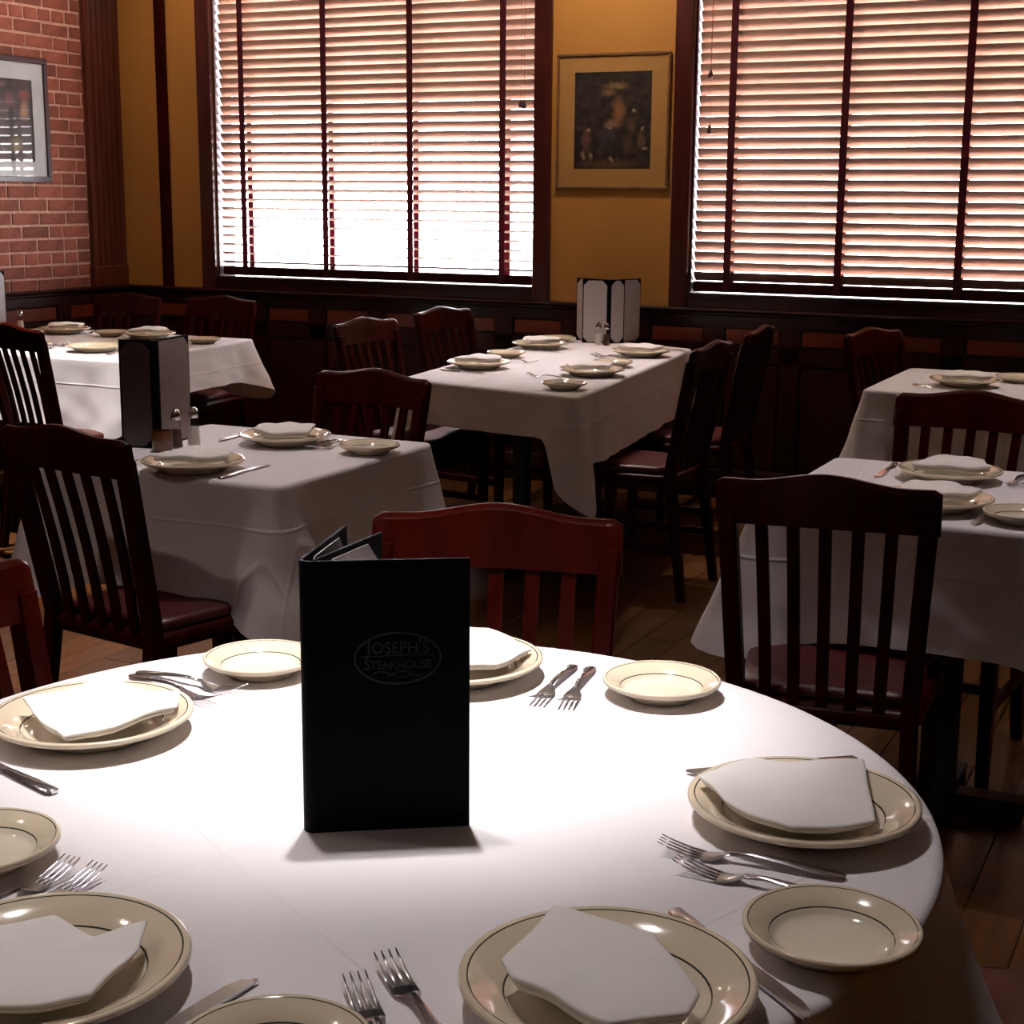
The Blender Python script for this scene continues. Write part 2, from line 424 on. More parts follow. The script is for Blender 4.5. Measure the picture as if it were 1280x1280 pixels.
# fluted pilaster at the end of the brick wall
pil = MB()
py0, py1, nfl = 6.772, 7.046, 5
prof = [(0.0, py0), (0.03, py0)]
fw = (py1 - py0 - 0.05) / nfl
yy = py0 + 0.025
for k in range(nfl):
    prof += [(0.03, yy + 0.006), (0.018, yy + fw * 0.25), (0.010, yy + fw * 0.5), (0.018, yy + fw * 0.75), (0.03, yy + fw - 0.006)]
    yy += fw
prof += [(0.03, py1), (0.0, py1)]
pil.loft([[(XW + d, y, z) for d, y in prof] for z in (0.905, ZC - 0.002)], True)
po = pil.build('trim_3', M['pilaster']); tag(po, 'dark fluted wooden pilaster in the corner', kind='structure')
MB().cbox((XW, py0 - 0.012, 0.905), (XW + 0.042, py1, 1.02), 0.006).build('plinth_block', M['pilaster'], po)
tag(MB().cbox((-5.578, YW - 0.014, 0.905), (-5.503, YW, ZC - 0.002), 0.004).build('trim_4', M['mahogany']), 'thin dark red strip running up the mustard wall', kind='structure')

# ------------------------------------------------------------------ windows and blinds
def make_window(n, x0, x1, label):
    w = empty('window_%d' % n, ((x0 + x1) / 2, YW, WZ0)); tag(w, label, kind='structure')
    ox, oz = (x0 + x1) / 2, WZ0
    def B(nm, lo, hi, m=M['casing'], c=0.004):
        o = MB().cbox((lo[0] - ox, lo[1] - YW, lo[2] - oz), (hi[0] - ox, hi[1] - YW, hi[2] - oz), c).build(nm, m, w); return o
    B('casing', (x0 - 0.09, YW - 0.026, 0.906), (x0, YW + 0.0, WZ1 + 0.09)); B('casing', (x1, YW - 0.026, 0.906), (x1 + 0.09, YW, WZ1 + 0.09))
    B('casing', (x0, YW - 0.026, WZ1), (x1, YW, WZ1 + 0.09), M['trim_h'])
    B('apron', (x0, YW - 0.02, 0.908), (x1, YW, 0.966), M['trim_h'])
    B('sill', (x0 - 0.0, YW - 0.03, 0.962), (x1 + 0.0, YW + 0.14, 0.977), M['trim_h'], 0.003)
    B('jamb', (x0 - 0.001, YW, WZ0), (x0 + 0.012, YW + 0.15, WZ1)); B('jamb', (x1 - 0.012, YW, WZ0), (x1 + 0.001, YW + 0.15, WZ1))
    B('sash_rail', (x0, YW + 0.125, WZ0 + 0.002), (x1, YW + 0.145, WZ0 + 0.010), M['trim_h'], 0.002); B('sash_rail', (x0, YW + 0.115, WZ1 - 0.06), (x1, YW + 0.145, WZ1), M['trim_h'])
    MB().box((x0 - ox, 0.128, 0.006), (x1 - ox, 0.132, WZ1 - 0.05 - oz)).build('pane', M['glass'], w)
make_window(1, *WIN[0], 'wide window in dark casing, nearest the brick corner')
make_window(2, *WIN[1], 'wide window in dark casing at the right edge')

def slat_mesh(L_, tiltdeg):
    """gently crowned wooden slat, room edge up, outer edge down"""
    W, th, n = 0.0535, 0.0026, 6
    a = radians(tiltdeg); secs = []
    for x_ in (-L_ / 2, L_ / 2):
        up = []; lo = []
        for i in range(n + 1):
            s = (i / n - 0.5) * W
            crown = -0.0055 * (1 - (2 * i / n - 1) ** 2)
            for lst, t in ((up, th / 2 + crown), (lo, -th / 2 + crown)):
                lst.append((x_, s * cos(a) + t * sin(a), -s * sin(a) + t * cos(a)))
        secs.append(up + lo[::-1])
    me = MB().loft(secs, True).mesh('slat', True)
    me.materials.append(M['slat']); me.set_sharp_from_angle(angle=radians(40))
    return me

def make_blind(x0, x1, tapes, label, tilt_fn, tassels):
    YB = YW + 0.045
    root = empty('venetian_blind', ((x0 + x1) / 2, YB, WZ0)); tag(root, label, 'blind', 'wooden venetian blinds on the windows')
    L_ = x1 - x0; cx = (x0 + x1) / 2
    P = 0.0476
    zr = 0.9835 - WZ0
    rail = MB().cbox((-L_ / 2, -0.032, zr), (L_ / 2, 0.032, zr + 0.046), 0.006).build('bottom_rail', M['mahogany'], root)
    z = zr + 0.07; cache = {}; k = 0
    while z < WZ1 - WZ0 - 0.07:
        td = round(tilt_fn(z + WZ0))
        if td not in cache: cache[td] = slat_mesh(L_, td)
        o = link('slat', cache[td], root); o.location = (0, 0, z)
        o.rotation_euler = (radians(random.uniform(-0.8, 0.8)), radians(random.uniform(-0.05, 0.05)), 0)
        z += P; k += 1
    MB().cbox((-L_ / 2, -0.03, WZ1 - WZ0 - 0.06), (L_ / 2, 0.03, WZ1 - WZ0 - 0.004), 0.004).build('head_rail', M['mahogany'], root)
    for tx in tapes:
        t = MB()
        t.box((tx - cx - 0.017, -0.0325, zr - 0.001), (tx - cx + 0.017, -0.0313, WZ1 - WZ0 - 0.05))
        t.box((tx - cx - 0.017, 0.0313, zr + 0.03), (tx - cx + 0.017, 0.0325, WZ1 - WZ0 - 0.05))
        t.build('ladder_tape', M['tape'], root)
    for (tx, tz) in tassels:
        c = MB().tube([(tx - cx, -0.040, tz - WZ0), (tx - cx, -0.040, WZ1 - WZ0 - 0.06)], 0.0011, 6).build('pull_cord', M['cord'], root)
        MB().lathe([(0.002, 0.016), (0.006, 0.012), (0.011, -0.004), (0.012, -0.018), (0.008, -0.024)], 12, (tx - cx, -0.042, tz - WZ0)).build('tassel', M['tassel'], c, True)
    return root
make_blind(-5.182, -3.303, (-5.03, -4.51, -3.996, -3.470), 'wooden slat blind in the left window, glaring white near its foot',
           lambda z: 57 - 47 * max(0, min(1, (1.98 - z) / 0.72)) ** 1.4, [(-3.365, 1.868), (-3.347, 1.862)])
make_blind(-2.456, -0.565, (-2.288, -1.762, -1.226, -0.70), 'wooden slat blind in the right window, evenly lit with three tapes showing',
           lambda z: 57 - 6 * max(0, min(1, (1.9 - z) / 0.8)), [(-2.395, 1.985), (-2.392, 1.735)])

tag(MB().box((-60, YW + 0.3, -0.5), (60, 90, -0.4)).build('pavement', M['ground']), 'pale sunlit pavement outside the windows', kind='structure')

# ------------------------------------------------------------------ pictures
def picture(loc, rz, W, H, fw, painting, fm, mm, label, pm):
    """local: x right, z up, front towards -y; origin at the centre on the wall"""
    r = empty('framed_picture', loc, rz); tag(r, label, 'picture')
    f = MB(); d = 0.022
    for lo, hi in (((-W / 2, -d, -H / 2), (W / 2, 0, -H / 2 + fw)), ((-W / 2, -d, H / 2 - fw), (W / 2, 0, H / 2)),
                   ((-W / 2, -d, -H / 2 + fw), (-W / 2 + fw, 0, H / 2 - fw)), ((W / 2 - fw, -d, -H / 2 + fw), (W / 2, 0, H / 2 - fw))):
        f.cbox(lo, hi, 0.003)
    f.build('frame', fm, r)
    x0, x1, z0, z1 = painting
    mb = MB()
    a, b_ = W / 2 - fw, H / 2 - fw
    for lo, hi in (((-a, -0.012, -b_), (a, -0.004, z0)), ((-a, -0.012, z1), (a, -0.004, b_)), ((-a, -0.012, z0), (x0, -0.004, z1)), ((x1, -0.012, z0), (a, -0.004, z1))):
        mb.box(lo, hi)
    mb.build('mat_board', mm, r)
    MB().box((x0, -0.009, z0), (x1, -0.004, z1)).build('print', pm, r)
    MB().box((-a, -0.016, -b_), (a, -0.0145, b_)).build('glazing', M['glass'], r)
    return r
tan = (0.30, 0.17, 0.07)
pm1 = painting_mat('tavern_scene_print', (0.030, 0.020, 0.016), [
    (0.02, 0.165, 0.075, 0.022, (0.26, 0.17, 0.07), 0.9), (-0.02, 0.135, 0.045, 0.02, (0.22, 0.14, 0.06), 0.9),
    (0.03, 0.045, 0.045, 0.085, (0.24, 0.11, 0.045), 0.7), (-0.005, -0.01, 0.05, 0.022, (0.25, 0.15, 0.08), 0.8),
    (-0.135, -0.085, 0.028, 0.075, (0.14, 0.055, 0.045), 0.6), (-0.125, -0.035, 0.014, 0.015, (0.38, 0.24, 0.16), 0.6), (-0.15, -0.155, 0.012, 0.028, (0.30, 0.20, 0.13), 0.7), (-0.115, -0.16, 0.010, 0.025, (0.28, 0.19, 0.12), 0.7),
    (-0.05, -0.07, 0.025, 0.06, (0.045, 0.035, 0.05), 0.7), (-0.005, -0.06, 0.03, 0.055, (0.05, 0.04, 0.05), 0.7), (-0.01, -0.025, 0.011, 0.012, (0.30, 0.19, 0.12), 0.7),
    (0.105, 0.045, 0.018, 0.014, (0.42, 0.33, 0.24), 0.6), (0.095, -0.02, 0.028, 0.05, (0.11, 0.065, 0.04), 0.7), (0.08, -0.11, 0.03, 0.06, (0.10, 0.06, 0.03), 0.8),
    (0.15, -0.035, 0.014, 0.016, (0.32, 0.20, 0.12), 0.7), (0.15, -0.085, 0.024, 0.045, (0.13, 0.08, 0.05), 0.7), (0.165, -0.125, 0.014, 0.012, (0.38, 0.28, 0.18), 0.7),
    (-0.01, -0.195, 0.19, 0.03, (0.13, 0.065, 0.035), 0.9), (-0.005, -0.175, 0.012, 0.014, (0.38, 0.27, 0.18), 0.7), (-0.02, -0.195, 0.012, 0.012, (0.06, 0.02, 0.012), 0.7)], 26)
picture((-2.874, YW, 1.771), 0.0, 0.58, 0.632, 0.013, (-0.197, 0.198, -0.22, 0.23), M['frame_gold'], M['mat_tan'],
        'dark tavern scene in tan mat and thin bronze frame between the windows', pm1)
pm2 = painting_mat('portrait_print', (0.022, 0.018, 0.022), [
    (0.15, 0.12, 0.05, 0.035, (0.17, 0.025, 0.025), 0.5), (0.155, 0.045, 0.036, 0.06, (0.30, 0.15, 0.08), 0.6), (0.165, -0.11, 0.08, 0.12, (0.05, 0.045, 0.055), 0.7),
    (0.05, 0.10, 0.04, 0.05, (0.15, 0.05, 0.05), 0.7), (0.08, -0.13, 0.06, 0.05, (0.20, 0.15, 0.07), 0.8), (-0.1, 0.04, 0.06, 0.08, (0.20, 0.12, 0.07), 0.8)], 12)
picture((XW + 0.004, 6.153, 1.785), radians(90), 0.65, 0.63, 0.03, (-0.2, 0.212, -0.209, 0.2), M['frame_dark'], M['mat_white'],
        'picture with wide white mat hanging on the brick wall', pm2)

# ------------------------------------------------------------------ chair
def make_chair():
    r = empty('dining_chair')
    W = M['mahogany']
    # local: faces +y, crest rail in the plane y = 0 at the top
    yb = lambda z: 0.0 + 0.085 * max(0.0, min(1.0, (0.90 - z) / 0.44)) if z >= 0.46 else 0.085 - 0.06 * (0.46 - z) / 0.46   # lean of the back, kick of the rear legs
    hw = lambda z: 0.188 - 0.020 * max(0.0, min(1.0, (0.90 - z) / 0.44)) if z >= 0.46 else 0.168 + 0.012 * (0.46 - z) / 0.46
    for s in (-1, 1):
        secs = []
        for z in (0.0, 0.15, 0.32, 0.46, 0.58, 0.70, 0.80, 0.86):
            w, d = (0.017, 0.020) if z >= 0.40 else (0.015 + 0.003 * z, 0.016 + 0.01 * z)
            cx, cy, c = s * hw(z), yb(z), 0.005
            secs.append([(cx - w + c, cy - d, z), (cx + w - c, cy - d, z), (cx + w, cy - d + c, z), (cx + w, cy + d - c, z), (cx + w - c, cy + d, z), (cx - w + c, cy + d, z), (cx - w, cy + d - c, z), (cx - w, cy - d + c, z)])
        MB().loft(secs).build('back_post', W, r, True, 35)
    # crest rail: flat shoulders, raised middle, slightly bowed backwards
    secs = []
    n = 28; Wd = 0.206
    for i in range(n + 1):
        u = -1 + 2 * i / n; x = u * Wd
        e = max(0.0, (abs(u) - 0.93) / 0.07)
        t = max(0.0, min(1.0, (0.72 - abs(u)) / 0.72)); t = t * t * (3 - 2 * t)
        top = 0.906 + 0.019 * t - 0.008 * e * e
        bot = 0.818 + 0.004 * (1 - u * u)
        bow = -0.016 * (1 - u * u)
        d = 0.0135 - 0.004 * e
        y0 = bow; lean = 0.016
        secs.append([(x, y0 - d + lean, bot), (x, y0 + d + lean, bot), (x, y0 + d + 0.002, top - 0.008), (x, y0 + d * 0.4, top), (x, y0 - d * 0.4, top), (x, y0 - d, top - 0.008)])
    MB().loft(secs).build('crest_rail', W, r, True, 40)
    for k in range(5):
        u = (k - 2) / 3.0
        secs = []
        for z in (0.452, 0.55, 0.64, 0.73, 0.825):
            x = u * (hw(z) - 0.004); w = 0.0118; d = 0.0055
            bow = -0.014 * (1 - u * u) * max(0, (z - 0.45) / 0.4)
            y = yb(z) + bow + 0.006 * sin(pi * (z - 0.452) / 0.373)
            secs.append([(x - w, y - d, z), (x + w, y - d, z), (x + w, y + d, z), (x - w, y + d, z)])
        MB().loft(secs).build('slat', W, r)
    # seat frame and cushion
    def seat(z0, z1, grow, rr, name, m):
        out = []
        pts = [(-0.185 - grow, 0.075 - grow), (0.185 + grow, 0.075 - grow), (0.222 + grow, 0.49 + grow), (-0.222 - grow, 0.49 + grow)]
        for i in range(4):
            p, a, b_ = Vector(pts[i]), Vector(pts[i - 1]), Vector(pts[(i + 1) % 4])
            A = p + (a - p).normalized() * rr; B_ = p + (b_ - p).normalized() * rr
            for j in range(5):
                t = j / 4; out.append((1 - t) ** 2 * A + 2 * t * (1 - t) * p + t * t * B_)
        c = sum(out, Vector((0, 0))) / len(out)
        h = z1 - z0; secs = []
        for sc, z in ((0.96, z0), (1.0, z0 + h * 0.2), (1.0, z0 + h * 0.55), (0.975, z0 + h * 0.85), (0.9, z1), (0.5, z1 + 0.002)):
            secs.append([((c + (p - c) * sc).x, (c + (p - c) * sc).y, z) for p in out])
        return MB().loft(secs).build(name, m, r, True, 50)
    seat(0.415, 0.452, 0.0, 0.035, 'seat', W)
    seat(0.452, 0.478, -0.022, 0.04, 'cushion', M['vinyl']).location.y = 0.012
    for s in (-1, 1):
        secs = []
        for z in (0.0, 0.2, 0.42):
            w = 0.014 + 0.012 * z
            cx, cy = s * 0.196, 0.455
            secs.append([(cx - w, cy - w, z), (cx + w, cy - w, z), (cx + w, cy + w, z), (cx - w, cy + w, z)])
        MB().loft(secs).build('leg', W, r)
        MB().cbox((s * 0.186 - 0.009, 0.05, 0.17), (s * 0.186 + 0.009, 0.45, 0.20), 0.003).build('stretcher', W, r)
    MB().cbox((-0.19, 0.24, 0.175), (0.19, 0.26, 0.20), 0.003).build('stretcher', W, r)
    MB().cbox((-0.19, 0.445, 0.35), (0.19, 0.463, 0.41), 0.003).build('seat_apron', W, r)
    return r
CHAIR = Proto(make_chair())
def chair(x, y, th, label, group='slat-back chairs around the tables'):
    c = CHAIR.get(); c.location = (x, y, 0); c.rotation_euler = (0, 0, radians(th))
    return tag(c, label, 'chair', group)
chair(-1.095, 2.22, 199, 'red-lit mahogany slat-back chair behind the standing closed menu')
chair(-0.69, 2.775, 8, 'near-black slat-back chair at right, its back to us, before the right-hand table')
chair(-2.335, 2.585, -9, 'near-black slat-back chair at left, back to us, before the square table with menu')
chair(-1.565, 1.44, -88, 'reddish chair cut off by the left edge beside the round table')
chair(-4.36, 4.565, -14, 'dark slat-back chair with red seat before the table by the brick wall')
chair(-2.31, 3.86, 172, 'dark chair on the far side of the square table, two pale gaps in its back')
chair(-3.33, 5.51, -97, 'nearer of two dark chairs left of the long table under the picture')
chair(-3.36, 6.24, -99, 'farther of two dark chairs left of the long table, against the wainscot')
chair(-1.75, 5.27, 90, 'nearer of two dark chairs right of the long table, its red seat under the cloth')
chair(-1.80, 6.02, 93, 'farther of two dark chairs right of the long table, by the wainscot')
chair(-1.37, 6.12, -108, 'barely visible dark chair left of the far right table by the window')
chair(-0.665, 4.20, 175, 'dark slat-back chair between the two tables at the right edge')
chair(-4.65, 6.32, 180, 'shadowed chair behind the brick-corner table, right one of two by the wall')
chair(-5.20, 6.28, 180, 'shadowed chair behind the brick-corner table, left one of two by the wall')
chair(0.03, 1.80, 112, 'dark chair with red seat just entering at the lower right edge')

# ------------------------------------------------------------------ tables and cloths
TZ = 0.76
def resample(poly, rr, step=0.012):
    """rounded polygon outline: list of (point, outward normal, distance to nearest corner)"""
    n = len(poly); pts = []
    P = [Vector(p) for p in poly]
    for i in range(n):
        p, a, b_ = P[i], P[i - 1], P[(i + 1) % n]
        A = p + (a - p).normalized() * rr; B_ = p + (b_ - p).normalized() * rr
        for j in range(7):
            t = j / 6; pts.append((1 - t) ** 2 * A + 2 * t * (1 - t) * p + t * t * B_)
        C_ = b_ + (p - b_).normalized() * rr
        m = max(2, int((C_ - B_).length / 0.025))
        for j in range(1, m): pts.append(B_ + (C_ - B_) * j / m)
    N = len(pts); res = []
    for i, p in enumerate(pts):
        d = (pts[(i + 1) % N] - pts[i - 1]).normalized()
        res.append((p, Vector((d.y, -d.x)), min((p - q).length for q in P)))
    return res

def cloth(poly, drops, corner_extra, flare, ripple, label, seed, corner_out=0.05, cw=0.16):
    """cloth over a quad table: flat top, soft edge, hanging sides that lengthen and fold at the corners"""
    rnd = random.Random(seed)
    out = resample(poly, 0.03); N = len(out)
    n = len(poly); P = [Vector(p) for p in poly]
    c = sum(P, Vector((0, 0))) / n
    ph = [rnd.uniform(0, 6.28) for _ in range(6)]
    acc = 0; arc = []
    for i in range(N):
        arc.append(acc); acc += (out[(i + 1) % N][0] - out[i][0]).length
    secs = []
    for sc, dz in ((0.02, 0.0), (0.4, 0.0), (0.75, 0.0005), (0.94, 0.0)):
        secs.append([((c + (p - c) * sc).x, (c + (p - c) * sc).y, TZ + dz) for p, nn, dc in out])
    for off, dz in ((-0.010, 0.0), (-0.003, -0.0012), (0.002, -0.005), (0.004, -0.012)):
        secs.append([(p.x + nn.x * off, p.y + nn.y * off, TZ + dz) for p, nn, dc in out])
    # drop of each side blended
    def side_drop(p):
        best = []
        for i in range(n):
            a, b_ = P[i], P[(i + 1) % n]
            d = (b_ - a); t = max(0, min(1, (p - a).dot(d) / d.length_squared))
            best.append(((p - (a + d * t)).length, drops[i]))
        w = [(1 / (q + 0.02) ** 3, dd) for q, dd in best]
        return sum(a * b_ for a, b_ in w) / sum(a for a, b_ in w)
    K = 12
    for k in range(1, K + 1):
        t = k / K; sec = []
        for i, (p, nn, dc) in enumerate(out):
            cf = exp(-(dc / 0.10) ** 2)
            D = side_drop(p) + corner_extra * exp(-(dc / cw) ** 2)
            s = arc[i]
            rip = ripple * (sin(s * 17 + ph[0]) * 0.6 + sin(s * 29 + ph[1]) * 0.4) * t
            wr = 0.0022 * (sin(s * 43 + 9 * t + ph[2]) + sin(s * 23 - 14 * t + ph[3])) * t
            o = 0.004 + flare * t ** 1.2 + rip + wr + corner_out * cf * t - 0.02 * exp(-((dc - 0.16) / 0.05) ** 2) * t
            sec.append((p.x + nn.x * o, p.y + nn.y * o, TZ - 0.012 - t * (D - 0.012)))
        secs.append(sec)
    mb = MB(); mb.loft(secs, False); mb.f.append(tuple(range(N)))
    o = mb.build('tablecloth', M['linen'], None, True)
    return tag(o, label, 'tablecloth', 'white tablecloths')

def square_table(poly, label, inset=0.012):
    P = [Vector(p) for p in poly]; c = sum(P, Vector((0, 0))) / 4
    r = empty('dining_table', (c.x, c.y, 0)); tag(r, label, 'table', 'cloth-covered dining tables')
    q = [(p - c) * (1 - inset / (p - c).length) for p in P]
    MB().loft([[(v.x, v.y, z) for v in q] for z in (TZ - 0.035, TZ - 0.004)]).build('tabletop', M['tabletop'], r)
    L_ = max((P[1] - P[0]).length, (P[2] - P[1]).length)
    ax = (P[2] - P[1]).normalized() if (P[2] - P[1]).length >= (P[1] - P[0]).length else (P[1] - P[0]).normalized()
    for s in ((-1, 1) if L_ > 1.2 else (0,)):
        o = ax * (s * L_ * 0.28)
        MB().lathe([(0.045, 0.05), (0.035, 0.08), (0.035, TZ - 0.06), (0.12, TZ - 0.035)], 16, (o.x, o.y, 0)).build('pedestal', M['iron'], r, True, 40)
        b = MB()
        b.box((o.x - 0.19, o.y - 0.03, 0), (o.x + 0.19, o.y + 0.03, 0.05)); b.box((o.x - 0.03, o.y - 0.19, 0), (o.x + 0.03, o.y + 0.19, 0.05))
        b.build('cross_base', M['iron'], r)
    return r

# corners: near-left, near-right, far-right, far-left
QT1 = [(-2.745, 2.915), (-2.0, 2.915), (-2.0, 3.655), (-2.745, 3.655)]
QT2 = [(-5.40, 4.88), (-4.08, 4.88), (-4.20, 5.95), (-5.46, 5.95)]
QT3 = [(-2.83, 4.92), (-2.04, 4.73), (-2.27, 6.55), (-3.08, 6.88)]
QT4 = [(-0.965, 3.20), (-0.20, 3.20), (-0.20, 3.955), (-0.965, 3.955)]
QT5 = [(-1.245, 5.44), (-0.20, 5.44), (-0.20, 6.25), (-1.245, 6.25)]
square_table(QT1, 'small square table with the open brown menu, under its cloth')
cloth(QT1, (0.272, 0.30, 0.272, 0.272), 0.07, 0.045, 0.004, 'white cloth on the small square table at left with an open menu', 1)
square_table(QT2, 'table in the brick corner under its cloth')
cloth(QT2, (0.272, 0.17, 0.25, 0.25), 0.05, 0.05, 0.008, 'spotlit white cloth on the table in the brick corner', 2)
square_table(QT3, 'long table under the picture, dark below its cloth')
cloth(QT3, (0.150, 0.25, 0.2, 0.25), 0.19, 0.03, 0.005, 'creased white cloth with a hanging point on the long table under the picture', 3, 0.04, 0.06)
square_table(QT4, 'table behind the near-black chair at right, under its cloth')
cloth(QT4, (0.26, 0.26, 0.26, 0.26), 0.05, 0.05, 0.005, 'white cloth on the right-hand table behind the near-black chair', 4, 0.07)
square_table(QT5, 'far right table by the window under its cloth')
cloth(QT5, (0.27, 0.27, 0.27, 0.27), 0.05, 0.05, 0.005, 'white cloth on the far right table by the window', 5)

# round table in front
RC = Vector((-0.85, 1.415)); RR = 0.618
rt = empty('round_table', (RC.x, RC.y, 0)); tag(rt, 'big round table in front, hidden under its cloth', 'table', 'cloth-covered dining tables')
MB().lathe([(RR - 0.012, TZ - 0.035), (RR - 0.006, TZ - 0.02), (RR - 0.012, TZ - 0.004)], 96).build('tabletop', M['tabletop'], rt, True, 40)
MB().lathe([(0.06, 0.05), (0.045, 0.1), (0.045, TZ - 0.07), (0.2, TZ - 0.035)], 24).build('pedestal', M['iron'], rt, True, 40)
b = MB(); b.box((-0.34, -0.035, 0), (0.34, 0.035, 0.05)); b.box((-0.035, -0.34, 0), (0.035, 0.34, 0.05)); b.build('cross_base', M['iron'], rt)
secs = []; SEG = 220
for r_ in (0.005, 0.2, 0.4, 0.55, RR - 0.012): secs.append([(RC.x + r_ * cos(2 * pi * j / SEG), RC.y + r_ * sin(2 * pi * j / SEG), TZ) for j in range(SEG)])
for r_, dz in ((RR - 0.004, -0.0012), (RR + 0.001, -0.005), (RR + 0.003, -0.012)): secs.append([(RC.x + r_ * cos(2 * pi * j / SEG), RC.y + r_ * sin(2 * pi * j / SEG), TZ + dz) for j in range(SEG)])
for k in range(1, 17):
    t = k / 16; sec = []
    for j in range(SEG):
        a = 2 * pi * j / SEG
        fold = (0.5 + 0.5 * sin(a * 9 + 0.6 + 0.5 * sin(a * 2)))
        o = 0.003 + t ** 1.1 * (0.070 + 0.045 * fold) 
        D = 0.275 - 0.02 * fold
        sec.append((RC.x + (RR + o) * cos(a), RC.y + (RR + o) * sin(a), TZ - 0.012 - t * (D - 0.012)))
    secs.append(sec)
mb = MB(); mb.loft(secs, False); mb.f.append(tuple(range(SEG)))
tag(mb.build('tablecloth', M['linen_round'], None, True), 'white round cloth on the big front table under the bright pool of light', 'tablecloth', 'white tablecloths')

# ------------------------------------------------------------------ crockery
RD, RB = 0.124, 0.0795
def plate_mesh(name, Rr, h):
    w = 0.66 * Rr
    prof = [(0.002, 0.006), (0.5 * Rr, 0.0058), (w * 0.93, 0.0066), (w, 0.009), (w * 1.06, 0.0135), (0.82 * Rr, h - 0.0065), (0.94 * Rr, h - 0.0012), (0.975 * Rr, h), (Rr, h - 0.0018),
            (Rr * 1.0, h - 0.005), (0.965 * Rr, h - 0.0080), (0.8 * Rr, h - 0.0135), (w * 1.0, 0.006), (w * 0.9, 0.0), (w * 0.8, 0.0), (w * 0.75, 0.002), (0.002, 0.002)]
    mb = MB(); mb.lathe(prof, 72)
    me = mb.mesh(name, True); me.materials.append(plate_mat(name + '_glaze', Rr)); return me
me_d = plate_mesh('dinner_plate', RD, 0.0300); me_b = plate_mesh('bread_plate', RB, 0.0260)
KS = 0.9875
def plate(kind, x, y, label):
    o = link('dinner_plate' if kind == 'd' else 'bread_plate', me_d if kind == 'd' else me_b)
    o.location = (x * KS, y * KS, TZ + 0.0006); o.rotation_euler.z = random.uniform(0, 6)
    return tag(o, label, 'plate', 'banded dinner plates' if kind == 'd' else 'banded bread plates')

def napkin_mesh(poly, h=0.014, seed=0, sag=0.010):
    """folded cloth: stacked plies with rounded edges; poly is CCW, local to the plate centre"""
    rnd = random.Random(seed)
    P = [Vector(p) for p in poly]
    if sum(P[i - 1].cross(P[i]) for i in range(len(P))) < 0: P.reverse()
    def outline(rr, inset):
        c = sum(P, Vector((0, 0))) / len(P); pts = []
        Q = [c + (p - c) * (1 - inset / max(0.02, (p - c).length)) for p in P]
        n = len(Q)
        for i in range(n):
            p, a, b_ = Q[i], Q[i - 1], Q[(i + 1) % n]
            A = p + (a - p).normalized() * rr; B_ = p + (b_ - p).normalized() * rr
            for j in range(5):
                t = j / 4; pts.append((1 - t) ** 2 * A + 2 * t * (1 - t) * p + t * t * B_)
            nb = b_ + (p - b_).normalized() * rr
            for j in range(1, 7): pts.append(B_ + (nb - B_) * j / 7)
        return pts, c
    ph = rnd.uniform(0, 6)
    def ply(z0, th, inset, puff):
        pts, c = outline(0.0035, inset); secs = []
        for sc, z in ((0.3, 0.0), (0.93, 0.0), (0.985, 0.0008), (1.0, th * 0.45), (0.99, th * 0.85), (0.955, th), (0.8, th + puff * 0.55), (0.5, th + puff * 0.95), (0.1, th + puff)):
            sec = []
            for k, p in enumerate(pts):
                q = c + (p - c) * sc
                a = atan2((p - c).y, (p - c).x)
                edge = 0.0035 * sin(2 * a + ph) * sc * sc + 0.0018 * sin(5 * a + ph * 2) * sc
                sec.append((q.x, q.y, z0 + z + edge - sag * max(0.0, 1 - (q.length / 0.098) ** 2)))
            secs.append(sec)
        return secs
    top = MB(); top.loft(ply(h * 0.40, h * 0.36, 0.0, h * 0.30))
    low = MB(); low.loft(ply(0.0, h * 0.38, 0.005, 0.0))
    return top.mesh('upper_fold', True), low.mesh('lower_fold', True)
def napkin(x, y, poly, label, seed, world=True, rz=0.0, h=0.014):
    x *= KS; y *= KS
    loc = [(px * 0.9905 - x, py * 0.9905 - y) for px, py in poly] if world else poly
    if not world and 'gen' in NAPC:
        a, b_ = NAPC['gen']
    else:
        a, b_ = napkin_mesh(loc, h if world else 0.022, seed, 0.010 if world else 0.003)
        for me in (a, b_): me.materials.append(M['napkin'])
        if not world: NAPC['gen'] = (a, b_)
    r = empty('napkin', (x, y, TZ + 0.0305), rz); tag(r, label, 'napkin', 'folded white napkins')
    link('upper_fold', a, r); link('lower_fold', b_, r)
    return r
NAPC = {}
GEN = [(-0.085, -0.055), (0.03, -0.085), (0.098, -0.02), (0.075, 0.06), (-0.02, 0.088), (-0.06, 0.05)]

